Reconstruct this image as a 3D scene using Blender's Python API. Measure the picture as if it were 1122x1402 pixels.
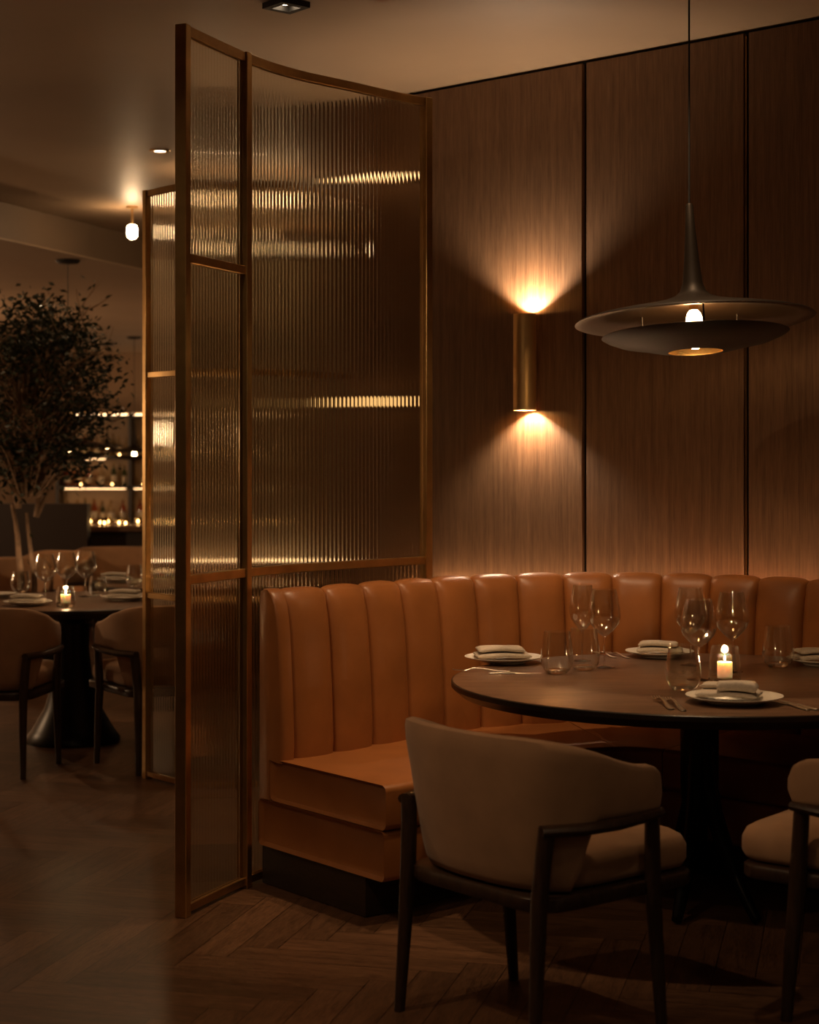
import bpy, bmesh, math, random
from mathutils import Vector, Matrix

for o in list(bpy.data.objects):
    bpy.data.objects.remove(o)
scene = bpy.context.scene
C = scene.collection
PI = math.pi
R = math.radians
random.seed(7)

# ------------------------------------------------------------------ camera
F = 2400.0                       # focal length in pixels of the 1122 px wide frame
EYE = 1.5
HORIZON = 630.0
cam_d = bpy.data.cameras.new('camera')
cam = bpy.data.objects.new('camera', cam_d)
C.objects.link(cam)
cam.location = (0, 0, EYE)
cam.rotation_euler = (R(90), 0, 0)
cam_d.sensor_fit = 'HORIZONTAL'
cam_d.sensor_width = 36.0
cam_d.lens = 36.0 * F / 1122.0
cam_d.shift_y = -(701.0 - HORIZON) / 1122.0
cam_d.clip_end = 200
cam_d.dof.use_dof = True
cam_d.dof.focus_distance = 6.2
cam_d.dof.aperture_fstop = 4.2
scene.camera = cam

# ------------------------------------------------------------------ colour management
scene.view_settings.view_transform = 'Standard'
scene.view_settings.look = 'None'
scene.view_settings.gamma = 1.0
scene.view_settings.use_curve_mapping = False
scene.view_settings.exposure = 0.0

# ------------------------------------------------------------------ world
world = bpy.data.worlds.new('world')
scene.world = world
world.use_nodes = True
bg = world.node_tree.nodes['Background']
bg.inputs[0].default_value = (1.0, 0.66, 0.40, 1)
bg.inputs[1].default_value = 0.006

WARM = (1.0, 0.63, 0.345)
WARMER = (1.0, 0.60, 0.30)

def light(name, kind, loc, power, color=WARM, radius=0.03, target=None, angle=90, blend=0.6):
    d = bpy.data.lights.new(name, kind)
    d.energy = power
    d.color = color
    d.shadow_soft_size = radius
    o = bpy.data.objects.new(name, d)
    C.objects.link(o)
    o.location = loc
    if kind == 'SPOT':
        d.spot_size = R(angle)
        d.spot_blend = blend
        t = Vector(target) - Vector(loc)
        o.rotation_euler = t.to_track_quat('-Z', 'Y').to_euler()
    return o

CEIL = 3.237
LOW = 2.985
# ceiling downlights, those beyond the frame added for their light (fittings built further down)
DOWN = [
    # x, y, power, target, angle
    (0.12, 6.05, 88.0, (0.10, 6.5, 0.9), 66),
    (0.85, 5.60, 78.0, (0.80, 6.1, 0.75), 62),
    (-1.30, 3.90, 50.0, (0.05, 5.6, 0.6), 84),
    (-0.90, 2.90, 22.0, (-0.5, 4.6, 0.0), 80),
    (1.45, 3.20, 9.0, (1.30, 4.40, 0.4), 80),
    (-0.468, 6.65, 3.0, (-0.468, 6.65, 0.0), 90),
    (-1.40, 9.83, 40.0, (-1.50, 9.5, 0.0), 95),
    (-3.53, 16.8, 25.0, (-3.53, 16.8, 0.0), 95),
    (-1.95, 7.20, 20.0, (-1.80, 8.6, 0.3), 80),
]
for i, (x, y, p, t, a) in enumerate(DOWN):
    zc = LOW if y > 14 else CEIL
    light('downlight_beam', 'SPOT', (x, y, zc - 0.02), p, WARM, 0.035, t, a, 0.8)
# added fill points that brighten the far room, without fittings
light('far_fill_light', 'POINT', (-5.6, 10.5, 1.7), 90, WARM, 0.10)
light('far_fill_light', 'POINT', (-5.8, 17.0, 1.8), 170, WARM, 0.10)
light('far_fill_light', 'POINT', (-0.6, 20.0, 2.2), 60, WARM, 0.10)

# ------------------------------------------------------------------ mesh helpers
class MB:
    """collects shapes, then links them as ONE mesh object"""
    def __init__(self):
        self.v = []; self.f = []
    def add(self, vs, fs, M=None):
        b = len(self.v)
        self.v += [tuple(M @ Vector(p)) if M is not None else tuple(p) for p in vs]
        self.f += [tuple(b + i for i in f) for f in fs]
        return self
    def box(self, c, s, rz=0.0, M=None):
        x, y, z = s[0]/2, s[1]/2, s[2]/2
        vs = [(-x,-y,-z),(x,-y,-z),(x,y,-z),(-x,y,-z),(-x,-y,z),(x,-y,z),(x,y,z),(-x,y,z)]
        fs = [(0,3,2,1),(4,5,6,7),(0,1,5,4),(1,2,6,5),(2,3,7,6),(3,0,4,7)]
        T = Matrix.Translation(c) @ Matrix.Rotation(rz, 4, 'Z')
        if M is not None: T = M @ T
        return self.add(vs, fs, T)
    def lathe(self, prof, seg=32, c=(0,0,0), M=None):
        vs, fs, rings = [], [], []
        for r, z in prof:
            if r < 1e-6:
                rings.append([len(vs)]); vs.append((c[0], c[1], c[2]+z))
            else:
                rings.append(list(range(len(vs), len(vs)+seg)))
                vs += [(c[0]+r*math.cos(2*PI*k/seg), c[1]+r*math.sin(2*PI*k/seg), c[2]+z) for k in range(seg)]
        for a, b in zip(rings, rings[1:]):
            for k in range(seg):
                k2 = (k+1) % seg
                if len(a) == 1 and len(b) == 1: continue
                if len(a) == 1: fs.append((a[0], b[k], b[k2]))
                elif len(b) == 1: fs.append((a[k], b[0], a[k2]))
                else: fs.append((a[k], b[k], b[k2], a[k2]))
        return self.add(vs, fs, M)
    def tube(self, pts, rad, seg=10, cap=True, flat=None):
        """pts along a path; rad a number or list; flat = (a, b) scales of the section"""
        pts = [Vector(p) for p in pts]
        n = len(pts)
        if not hasattr(rad, '__len__'): rad = [rad]*n
        vs, fs = [], []
        up = Vector((0,0,1))
        t0 = (pts[1]-pts[0]).normalized()
        if abs(t0.dot(up)) > 0.9: up = Vector((0,1,0))
        side = t0.cross(up).normalized()
        for i, p in enumerate(pts):
            t = (pts[min(i+1,n-1)] - pts[max(i-1,0)]).normalized()
            side = (side - t*side.dot(t)).normalized()
            w = side.cross(t)
            for k in range(seg):
                a = 2*PI*k/seg
                ca, sa = math.cos(a), math.sin(a)
                if flat: ca *= flat[0]; sa *= flat[1]
                q = p + side*(rad[i]*ca) + w*(rad[i]*sa)
                vs.append(tuple(q))
        for i in range(n-1):
            for k in range(seg):
                k2 = (k+1) % seg
                fs.append((i*seg+k, i*seg+k2, (i+1)*seg+k2, (i+1)*seg+k))
        if cap:
            fs.append(tuple(range(seg-1,-1,-1)))
            fs.append(tuple((n-1)*seg+k for k in range(seg)))
        return self.add(vs, fs)
    def grid(self, rows, closed_u=False, closed_v=False):
        """rows: list of rows of points, joined to a sheet (closed_v joins each row's ends, closed_u the last row to the first)"""
        n, m = len(rows), len(rows[0])
        vs = [p for r in rows for p in r]
        fs = []
        for i in range(n if closed_u else n-1):
            for j in range(m if closed_v else m-1):
                i2, j2 = (i+1) % n, (j+1) % m
                fs.append((i*m+j, i2*m+j, i2*m+j2, i*m+j2))
        return self.add(vs, fs)
    def loft(self, rows):
        """closed sections joined, both ends capped"""
        n, m = len(rows), len(rows[0])
        b = len(self.v)
        self.grid(rows, closed_v=True)
        self.f.append(tuple(b + k for k in range(m)))
        self.f.append(tuple(b + (n-1)*m + k for k in range(m-1,-1,-1)))
        return self
    def prism(self, pts, z0, z1):
        n = len(pts)
        vs = [(p[0],p[1],z0) for p in pts] + [(p[0],p[1],z1) for p in pts]
        fs = [tuple(range(n-1,-1,-1)), tuple(range(n,2*n))]
        fs += [(k,(k+1)%n,n+(k+1)%n,n+k) for k in range(n)]
        return self.add(vs, fs)
    def build(self, name, mat=None, parent=None, org=None, smooth=True, angle=40, bevel=0.0, bseg=2, subd=0):
        me = bpy.data.meshes.new(name)
        v = self.v
        if org is not None:
            v = [(p[0]-org[0], p[1]-org[1], p[2]-org[2]) for p in v]
        me.from_pydata(v, [], self.f)
        bm = bmesh.new(); bm.from_mesh(me)
        bmesh.ops.remove_doubles(bm, verts=bm.verts, dist=1e-6)
        bmesh.ops.recalc_face_normals(bm, faces=bm.faces)
        bm.to_mesh(me); bm.free()
        if smooth:
            me.polygons.foreach_set('use_smooth', [True]*len(me.polygons))
            me.set_sharp_from_angle(angle=R(angle))
        if mat: me.materials.append(mat)
        o = bpy.data.objects.new(name, me)
        C.objects.link(o)
        if bevel:
            m = o.modifiers.new('bevel', 'BEVEL'); m.width = bevel; m.segments = bseg; m.limit_method = 'ANGLE'; m.angle_limit = R(50)
        if subd:
            m = o.modifiers.new('subd', 'SUBSURF'); m.levels = subd; m.render_levels = subd
        if parent: o.parent = parent
        return o

def thing(name, label, cat, loc=(0,0,0), rz=0.0, group=None):
    o = bpy.data.objects.new(name, None)
    C.objects.link(o)
    o.empty_display_size = 0.05
    o.location = loc; o.rotation_euler = (0,0,rz)
    return tag(o, label, cat, group)

def tag(o, label, cat, group=None):
    o['label'] = label; o['category'] = cat
    if group: o['group'] = group
    return o

def struct(o):
    o['kind'] = 'structure'
    return o

def dup(root, loc=None, rz=None, label=None, group=None):
    def rec(o, parent):
        c = o.copy(); C.objects.link(c)
        if parent: c.parent = parent
        for ch in o.children: rec(ch, c)
        return c
    r = rec(root, None)
    if loc is not None: r.location = loc
    if rz is not None: r.rotation_euler = (0,0,rz)
    if label: r['label'] = label
    if group: r['group'] = group
    return r

def S(px, s):
    """plan position of the image column px at a depth where one metre spans s pixels"""
    return ((px-561.0)/s, F/s)
def Zof(py, s):
    return EYE - (py-HORIZON)/s
def on_table(px, py, h=0.75):
    s = (py-HORIZON)/(EYE-h)
    x, y = S(px, s)
    return (x, y, h)

def catmull(pts, n=24):
    P = [Vector(p) for p in pts]
    P = [P[0]*2-P[1]] + P + [P[-1]*2-P[-2]]
    out = []
    for i in range(1, len(P)-2):
        for k in range(n):
            t = k/n
            a, b, c, d = P[i-1], P[i], P[i+1], P[i+2]
            out.append(0.5*((2*b) + (c-a)*t + (2*a-5*b+4*c-d)*t*t + (3*b-a-3*c+d)*t**3))
    out.append(P[-2])
    return out

class Path:
    """plan curve, walked by arc length"""
    def __init__(self, pts, n=24):
        self.p = catmull(pts, n)
        self.s = [0.0]
        for a, b in zip(self.p, self.p[1:]): self.s.append(self.s[-1] + (b-a).length)
        self.L = self.s[-1]
    def at(self, s):
        s = min(max(s, 0.0), self.L)
        for i in range(len(self.s)-1):
            if s <= self.s[i+1]:
                t = (s-self.s[i])/max(1e-9, self.s[i+1]-self.s[i])
                return self.p[i].lerp(self.p[i+1], t)
        return self.p[-1]
    def tan(self, s):
        a, b = self.at(s-0.02), self.at(s+0.02)
        return (b-a).normalized()
    def nor(self, s):                 # to the right of the walking direction
        t = self.tan(s)
        return Vector((t.y, -t.x))

# ------------------------------------------------------------------ materials
def mat(name):
    m = bpy.data.materials.new(name); m.use_nodes = True
    nt = m.node_tree
    return m, nt, nt.nodes['Principled BSDF'], nt.nodes['Material Output']

def simple(name, col, rough=0.5, metal=0.0, noise=0.0, nscale=40.0, bump=0.0, bscale=200.0, spec=0.5, stretch=(1,1,1), sheen=0.0):
    m, nt, b, out = mat(name)
    b.inputs['Base Color'].default_value = (*col, 1)
    b.inputs['Roughness'].default_value = rough
    b.inputs['Metallic'].default_value = metal
    b.inputs['Specular IOR Level'].default_value = spec
    if sheen:
        b.inputs['Sheen Weight'].default_value = sheen
    tc = nt.nodes.new('ShaderNodeTexCoord')
    mp = nt.nodes.new('ShaderNodeMapping'); mp.inputs['Scale'].default_value = stretch
    nt.links.new(tc.outputs['Object'], mp.inputs[0])
    if noise:
        n = nt.nodes.new('ShaderNodeTexNoise'); n.inputs['Scale'].default_value = nscale; n.inputs['Detail'].default_value = 5
        nt.links.new(mp.outputs[0], n.inputs['Vector'])
        r = nt.nodes.new('ShaderNodeValToRGB')
        lo = tuple(c*(1-noise) for c in col); hi = tuple(min(1, c*(1+noise)) for c in col)
        r.color_ramp.elements[0].color = (*lo,1); r.color_ramp.elements[1].color = (*hi,1)
        r.color_ramp.elements[0].position = 0.3; r.color_ramp.elements[1].position = 0.7
        nt.links.new(n.outputs['Fac'], r.inputs[0]); nt.links.new(r.outputs[0], b.inputs['Base Color'])
    if bump:
        n2 = nt.nodes.new('ShaderNodeTexNoise'); n2.inputs['Scale'].default_value = bscale; n2.inputs['Detail'].default_value = 4
        nt.links.new(mp.outputs[0], n2.inputs['Vector'])
        bp = nt.nodes.new('ShaderNodeBump'); bp.inputs['Strength'].default_value = bump; bp.inputs['Distance'].default_value = 0.004
        nt.links.new(n2.outputs['Fac'], bp.inputs['Height']); nt.links.new(bp.outputs[0], b.inputs['Normal'])
    return m

def wood(name, dark, light_, stretch, rough=0.45, scale=1.0, use_uv=False, tone=False, bump=0.15):
    m, nt, b, out = mat(name)
    tc = nt.nodes.new('ShaderNodeTexCoord')
    mp = nt.nodes.new('ShaderNodeMapping'); mp.inputs['Scale'].default_value = stretch
    nt.links.new(tc.outputs['UV' if use_uv else 'Object'], mp.inputs[0])
    n = nt.nodes.new('ShaderNodeTexNoise'); n.inputs['Scale'].default_value = 2.2*scale; n.inputs['Detail'].default_value = 9; n.inputs['Roughness'].default_value = 0.68; n.inputs['Distortion'].default_value = 0.6
    n2 = nt.nodes.new('ShaderNodeTexNoise'); n2.inputs['Scale'].default_value = 14*scale; n2.inputs['Detail'].default_value = 3
    nt.links.new(mp.outputs[0], n.inputs['Vector']); nt.links.new(mp.outputs[0], n2.inputs['Vector'])
    mx = nt.nodes.new('ShaderNodeMath'); mx.operation = 'MULTIPLY_ADD'
    mx.inputs[1].default_value = 0.45; 
    nt.links.new(n2.outputs['Fac'], mx.inputs[0])
    sc = nt.nodes.new('ShaderNodeMath'); sc.operation = 'MULTIPLY'; sc.inputs[1].default_value = 0.55
    nt.links.new(n.outputs['Fac'], sc.inputs[0]); nt.links.new(sc.outputs[0], mx.inputs[2])
    r = nt.nodes.new('ShaderNodeValToRGB')
    r.color_ramp.elements[0].position = 0.34; r.color_ramp.elements[1].position = 0.66
    r.color_ramp.elements[0].color = (*dark,1); r.color_ramp.elements[1].color = (*light_,1)
    nt.links.new(mx.outputs[0], r.inputs[0])
    col = r.outputs[0]
    if tone:
        at = nt.nodes.new('ShaderNodeAttribute'); at.attribute_name = 'tone'
        mm = nt.nodes.new('ShaderNodeMix'); mm.data_type = 'RGBA'; mm.blend_type = 'MULTIPLY'; mm.inputs[0].default_value = 1.0
        nt.links.new(col, mm.inputs[6]); nt.links.new(at.outputs['Fac'], mm.inputs[7])
        col = mm.outputs[2]
    nt.links.new(col, b.inputs['Base Color'])
    b.inputs['Roughness'].default_value = rough
    bp = nt.nodes.new('ShaderNodeBump'); bp.inputs['Strength'].default_value = bump; bp.inputs['Distance'].default_value = 0.002
    nt.links.new(mx.outputs[0], bp.inputs['Height']); nt.links.new(bp.outputs[0], b.inputs['Normal'])
    return m

def emit(name, col, strength):
    m, nt, b, out = mat(name)
    nt.nodes.remove(b)
    e = nt.nodes.new('ShaderNodeEmission')
    e.inputs[0].default_value = (*col,1); e.inputs[1].default_value = strength
    nt.links.new(e.outputs[0], out.inputs[0])
    return m

def thin_glass(name, tint=(0.97,0.97,0.95), edge=0.92, base=0.08, power=2.3, rough=0.07):
    """clear glass too thin to bend what lies behind it"""
    m, nt, b, out = mat(name)
    nt.nodes.remove(b)
    t = nt.nodes.new('ShaderNodeBsdfTransparent'); t.inputs[0].default_value = (*tint,1)
    g = nt.nodes.new('ShaderNodeBsdfGlossy'); g.inputs['Color'].default_value = (1,1,1,1); g.inputs['Roughness'].default_value = rough
    lw = nt.nodes.new('ShaderNodeLayerWeight'); lw.inputs[0].default_value = 0.5
    p = nt.nodes.new('ShaderNodeMath'); p.operation = 'POWER'; p.inputs[1].default_value = power
    nt.links.new(lw.outputs['Facing'], p.inputs[0])
    ma = nt.nodes.new('ShaderNodeMath'); ma.operation = 'MULTIPLY_ADD'; ma.inputs[1].default_value = edge; ma.inputs[2].default_value = base
    nt.links.new(p.outputs[0], ma.inputs[0])
    mx = nt.nodes.new('ShaderNodeMixShader')
    nt.links.new(ma.outputs[0], mx.inputs[0]); nt.links.new(t.outputs[0], mx.inputs[1]); nt.links.new(g.outputs[0], mx.inputs[2])
    nt.links.new(mx.outputs[0], out.inputs[0])
    return m

def solid_glass(name, tint=(1,1,1), rough=0.0, ior=1.45):
    m, nt, b, out = mat(name)
    nt.nodes.remove(b)
    g = nt.nodes.new('ShaderNodeBsdfGlass'); g.inputs['Color'].default_value = (*tint,1)
    g.inputs['Roughness'].default_value = rough; g.inputs['IOR'].default_value = ior
    nt.links.new(g.outputs[0], out.inputs[0])
    return m

m_plaster = simple('warm_plaster', (0.36,0.25,0.16), 0.5, noise=0.06, nscale=1.3, bump=0.05, bscale=6)
m_backwall = simple('back_wall_paint', (0.30,0.19,0.11), 0.7, noise=0.08, nscale=1.0)
m_pale = simple('pale_limewash', (0.50,0.45,0.36), 0.7, noise=0.1, nscale=3.0)
m_walnut = wood('walnut_panelling', (0.115,0.058,0.029), (0.29,0.158,0.082), (27,27,0.75), 0.5, 1.0)
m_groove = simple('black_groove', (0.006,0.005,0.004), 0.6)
m_floor = wood('oak_floor', (0.06,0.028,0.013), (0.24,0.12,0.06), (1.6,14,1), 0.36, 1.0, use_uv=True, tone=True, bump=0.2)
m_leather = simple('cognac_leather', (0.335,0.125,0.036), 0.36, noise=0.10, nscale=7.0, bump=0.08, bscale=260, spec=0.45)
m_plinth = wood('dark_plinth_wood', (0.012,0.008,0.006), (0.04,0.024,0.015), (2,2,14), 0.45)
m_brass = simple('aged_brass', (0.62,0.41,0.17), 0.36, 1.0, noise=0.18, nscale=9.0, bump=0.03, bscale=90)
m_sconce = simple('bright_brass', (0.82,0.55,0.24), 0.42, 1.0, noise=0.06, nscale=9.0)
m_brass_dark = simple('bronze_brass', (0.46,0.28,0.11), 0.40, 1.0, noise=0.2, nscale=9.0)
m_reed = solid_glass('reeded_glass', (0.93,0.90,0.83), 0.035)
m_table = wood('smoked_oak_top', (0.09,0.047,0.026), (0.24,0.135,0.078), (1.2,9,9), 0.32, 1.0, bump=0.06)
m_edge = simple('blackened_edge', (0.012,0.009,0.007), 0.32)
m_iron = simple('black_iron', (0.010,0.009,0.008), 0.34, 0.6)
m_fabric = simple('camel_suede', (0.46,0.27,0.150), 0.85, noise=0.10, nscale=9.0, bump=0.06, bscale=420, spec=0.2, sheen=0.15)
m_fabric_brown = simple('brown_suede', (0.26,0.15,0.085), 0.85, noise=0.10, nscale=9.0, spec=0.2)
m_chairwood = wood('dark_walnut_frame', (0.020,0.011,0.006), (0.065,0.034,0.018), (10,10,1.4), 0.40)
m_shade = simple('bronze_lacquer', (0.016,0.011,0.007), 0.5, 0.3, bump=0.02, bscale=40, spec=0.25)
m_shade_in = simple('satin_bronze', (0.055,0.032,0.017), 0.40, 0.9)
m_gold = simple('gold_reflector', (0.85,0.55,0.22), 0.25, 1.0)
m_black = simple('matt_black', (0.010,0.009,0.008), 0.5)
m_china = simple('ivory_stoneware', (0.74,0.68,0.58), 0.46)
m_linen = simple('grey_linen', (0.60,0.53,0.44), 0.9, noise=0.08, nscale=120, bump=0.25, bscale=700, spec=0.1)
m_steel = simple('polished_steel', (0.80,0.70,0.58), 0.28, 1.0)
m_glass = thin_glass('clear_glass', edge=0.95, base=0.085, power=2.2, rough=0.095)
m_glass_thin = thin_glass('votive_glass')
m_solid = solid_glass('clear_glass_solid', (0.98,0.97,0.95))
m_wax = simple('ivory_wax', (0.90,0.82,0.66), 0.5)
_w = m_wax.node_tree.nodes['Principled BSDF']
_w.inputs['Subsurface Weight'].default_value = 1.0
_w.inputs['Subsurface Radius'].default_value = (0.05,0.03,0.015)
_w.inputs['Subsurface Scale'].default_value = 0.5
m_wick = simple('burnt_wick', (0.02,0.015,0.01), 0.8)
m_bark = simple('pale_bark', (0.30,0.19,0.11), 0.8, noise=0.3, nscale=20, bump=0.4, bscale=60)
m_leaf = simple('dark_leaf', (0.022,0.030,0.009), 0.5, noise=0.4, nscale=12)
m_pot = simple('charcoal_planter', (0.02,0.016,0.012), 0.6)
m_soil = simple('soil', (0.03,0.02,0.012), 0.95)
m_amber = thin_glass('amber_spirit', (0.75,0.36,0.08), 0.5, 0.06, 2.5, 0.05)
m_green = thin_glass('green_bottle_glass', (0.28,0.38,0.16), 0.5, 0.06, 2.5, 0.05)
m_clearb = thin_glass('clear_bottle_glass', (0.88,0.84,0.72), 0.6, 0.08, 2.5, 0.05)
m_capm = simple('bottle_foil', (0.25,0.14,0.05), 0.35, 0.8)
m_label = simple('bottle_label_paper', (0.62,0.52,0.38), 0.8)
m_barback = simple('bar_back_panel', (0.42,0.27,0.14), 0.5)
e_bulb = emit('pendant_bulb_glow', (1.0,0.60,0.27), 130.0)
e_globe = emit('opal_lamp_glow', (1.0,0.66,0.36), 90.0)
e_farbulb = emit('far_bulb_glow', (1.0,0.55,0.22), 70.0)
e_led = emit('shelf_led_glow', (1.0,0.58,0.26), 4.5)
e_cove = emit('cove_led_glow', (1.0,0.60,0.32), 36.0)
e_flame = emit('candle_flame_glow', (1.0,0.62,0.26), 40.0)
e_glint = emit('glint_glow', (1.0,0.58,0.25), 30.0)
e_spot = emit('downlight_glow', (1.0,0.74,0.48), 14.0)

# ------------------------------------------------------------------ setting
# wooden wall: a straight run that recedes to the left behind the banquette
WL = Vector(S(590, 292.6)); WR = Vector(S(1122, 350.0))
WD = (WR-WL).normalized()
WN = Vector((WD.y, -WD.x))             # points to the room
def wall_pt(t, off=0.0):
    p = WL + WD*t + WN*off
    return (p.x, p.y)
def wall_t(px):                         # where an image column meets the wall
    k = (px-561.0)/F
    return (k*WL.y - WL.x)/(WD.x - k*WD.y)

def build_floor():
    L, W, gap = 0.72, 0.12, 0.0012
    ang = R(-14)
    ca, sa = math.cos(ang), math.sin(ang)
    vs, fs, uvs, tones = [], [], [], []
    rnd = random.Random(3)
    x0, x1, y0, y1 = -6.4, 4.2, 1.2, 24.4
    def plank(ox, oy, horiz):
        w, h = (L, W) if horiz else (W, L)
        a = [(ox+gap,oy+gap),(ox+w-gap,oy+gap),(ox+w-gap,oy+h-gap),(ox+gap,oy+h-gap)]
        cx, cy = ox+w/2, oy+h/2
        wx, wy = cx*ca-cy*sa, cx*sa+cy*ca + 8
        if not (x0 < wx < x1 and y0 < wy < y1): return
        b = len(vs)
        du, dv = rnd.random()*50, rnd.random()*50
        for (px, py) in a:
            vs.append((px*ca-py*sa, px*sa+py*ca+8, 0.0))
            u, v = (px-ox, py-oy) if horiz else (py-oy, px-ox)
            uvs.append((u+du, v+dv))
        fs.append((b,b+1,b+2,b+3)); tones.append(rnd.uniform(0.62,1.0))
    N = 150
    for i in range(-N, N+1):
        for j in range(-26, 27):
            bx, by = i*W + j*L, i*W - j*L
            plank(bx, by, True)
            plank(bx, by+W, False)
    n = len(fs)
    b = len(vs)
    vs += [(x0-1,y0-3,-0.003),(x1+1,y0-3,-0.003),(x1+1,y1+1,-0.003),(x0-1,y1+1,-0.003)]
    vs += [(x0-1,y0-3,-0.1),(x1+1,y0-3,-0.1),(x1+1,y1+1,-0.1),(x0-1,y1+1,-0.1)]
    for q in ((0,1,2,3),(4,7,6,5),(0,4,5,1),(1,5,6,2),(2,6,7,3),(3,7,4,0)):
        fs.append(tuple(b+k for k in q)); tones.append(0.12)
    uvs += [(0,0)]*8
    me = bpy.data.meshes.new('floor')
    me.from_pydata(vs, [], fs)
    uvl = me.uv_layers.new(name='plank')
    for lp in me.loops: uvl.data[lp.index].uv = uvs[lp.vertex_index]
    at = me.attributes.new('tone', 'FLOAT', 'FACE')
    at.data.foreach_set('value', tones)
    me.materials.append(m_floor)
    o = bpy.data.objects.new('floor', me); C.objects.link(o)
    return struct(o)
build_floor()

# ceiling: high over the near room, a lower soffit beyond a slanting bulkhead
BL0 = Vector(S(0, 204)); BL1 = Vector(S(150, 182))
BLD = (BL1-BL0).normalized()
A0 = BL0 - BLD*((BL0.y-2.0)/BLD.y)
A1 = BL0 + BLD*((24.3-BL0.y)/BLD.y)
A0 = BL0 - BLD*4.2                      # the bulkhead starts well left of the frame
struct(MB().prism([(-7.4,-1.5),(5.2,-1.5),(5.2,24.5),(-7.4,24.5)], CEIL, CEIL+0.12).build('ceiling', m_plaster))
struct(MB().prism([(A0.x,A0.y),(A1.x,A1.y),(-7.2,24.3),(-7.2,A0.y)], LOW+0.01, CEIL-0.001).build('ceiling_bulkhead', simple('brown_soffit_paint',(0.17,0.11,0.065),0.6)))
struct(MB().prism([(A0.x,A0.y),(A1.x,A1.y),(-7.2,24.3),(-7.2,A0.y)], LOW, LOW+0.0095).build('ceiling_soffit', m_plaster))
struct(MB().box((-1.1,24.4,CEIL/2), (13.0,0.2,CEIL-0.002)).build('wall_back', m_backwall))
struct(MB().box((-7.3,12.0,CEIL/2), (0.2,24.4,CEIL-0.002)).build('wall_left', m_backwall))

# panelled wall with black shadow gaps
t800, t1022 = wall_t(800), wall_t(1022)
PW = t1022 - t800
tL = wall_t(456)
grooves = [t800 + PW*k for k in range(0, 4)]
stops = [tL] + grooves + [grooves[-1]+PW]
ang_w = math.atan2(WD.y, WD.x)
mb = MB()
for a, b in zip(stops, stops[1:]):
    if b-a < 0.05: continue
    p = wall_pt((a+b)/2, -0.0125)
    mb.box((p[0], p[1], (CEIL-0.012)/2), (b-a-0.024, 0.025, CEIL-0.014), ang_w)
struct(mb.build('wall_right', m_walnut, bevel=0.002, bseg=1))
mb = MB()
p = wall_pt((stops[0]+stops[-1])/2, -0.085)
mb.box((p[0],p[1],CEIL/2), (stops[-1]-stops[0], 0.12, CEIL-0.002), ang_w)
struct(mb.build('wall_right_backing', m_groove))
p = wall_pt(t1022, -0.006)
struct(MB().box((p[0],p[1],CEIL/2-0.01), (0.003,0.012,CEIL-0.03), ang_w).build('trim_1', m_brass_dark))

# ------------------------------------------------------------------ banquette
BTOP = 1.05
crest_px = [(363,388),(402,383.5),(440,378),(497,368),(543,360),(604,350.5),(665,344),(730,340),(790,338),(855,338),(920,340),(985,344),(1052,350),(1122,357)]
crest = [S(*q) for q in crest_px] + [(1.86,6.42),(2.08,6.10),(2.2,5.75)]
bp = Path(crest)
END_N = Vector((0.62,-0.785)).normalized()
def bn(s):                                # inward direction of the banquette at s, turned at the cut end
    n = bp.nor(s)
    k = max(0.0, 1 - s/0.75)
    k = k*k*(3-2*k)
    return (n*(1-k) + END_N*k).normalized()
BORG = (bp.at(0).x, bp.at(0).y, 0)
bq = thing('banquette', 'curved cognac leather banquette with a channelled back, along the wood wall', 'banquette', BORG)
def bpt(s, n, z):
    p = bp.at(s) + bn(s)*n
    return (p.x, p.y, z)

def ring(n0, n1, z0, z1, r, k=5):
    """rounded rectangle section in (n, z)"""
    out = []
    for cx, cz, a0 in ((n1-r,z1-r,0),(n0+r,z1-r,90),(n0+r,z0+r,180),(n1-r,z0+r,270)):
        for i in range(k+1):
            a = R(a0 + 90*i/k)
            out.append((cx+r*math.cos(a), cz+r*math.sin(a)))
    return out
def sweep(sec, s0, s1, step=0.03, round_ends=0.0):
    n = max(2, int((s1-s0)/step))
    ss = [s0+(s1-s0)*i/n for i in range(n+1)]
    cn = sum(q[0] for q in sec)/len(sec); cz = sum(q[1] for q in sec)/len(sec)
    rows = []
    def row(s, inset):
        out = []
        for (a, z) in sec:
            da, dz = a-cn, z-cz
            la = max(abs(da), 1e-6); lz = max(abs(dz), 1e-6)
            out.append(bpt(s, cn + math.copysign(max(0, la-inset), da), cz + math.copysign(max(0, lz-inset), dz)))
        return out
    if round_ends:
        r = round_ends
        k = 4
        for i in range(k):
            a = PI/2*i/k
            rows.append(row(s0 + r*(1-math.sin(a)) if False else s0 + r*(1-math.cos(PI/2-a)), r*(1-math.sin(a))))
        ss = [s0+r+(s1-s0-2*r)*i/n for i in range(n+1)]
    rows += [row(s, 0) for s in ss]
    if round_ends:
        for i in range(k-1,-1,-1):
            a = PI/2*i/k
            rows.append(row(s1 - r*(1-math.sin(a)), r*(1-math.cos(a)) if False else r*(1-math.sin(a))))
    return rows
LB = bp.L
def flat_sweep(n0, n1, z0, z1, r, s0, s1, re=0.0):
    mb = MB(); mb.loft(sweep(ring(n0,n1,z0,z1,r), s0, s1, 0.04, re)); return mb
flat_sweep(-0.035, 0.575, 0.002, 0.135, 0.004, 0.012, LB).build('plinth', m_plinth, bq, BORG)
flat_sweep(-0.045, 0.690, 0.137, 0.302, 0.018, 0.0, LB, 0.014).build('leather_base', m_leather, bq, BORG)
ns = 5
sl = (LB-0.0)/ns
for i in range(ns):
    a, b = i*sl + (0.0 if i == 0 else 0.0015), (i+1)*sl-0.0015
    flat_sweep(0.03, 0.70, 0.304, 0.452, 0.022, a, b, 0.012).build('seat_cushion', m_leather, bq, BORG)
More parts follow.
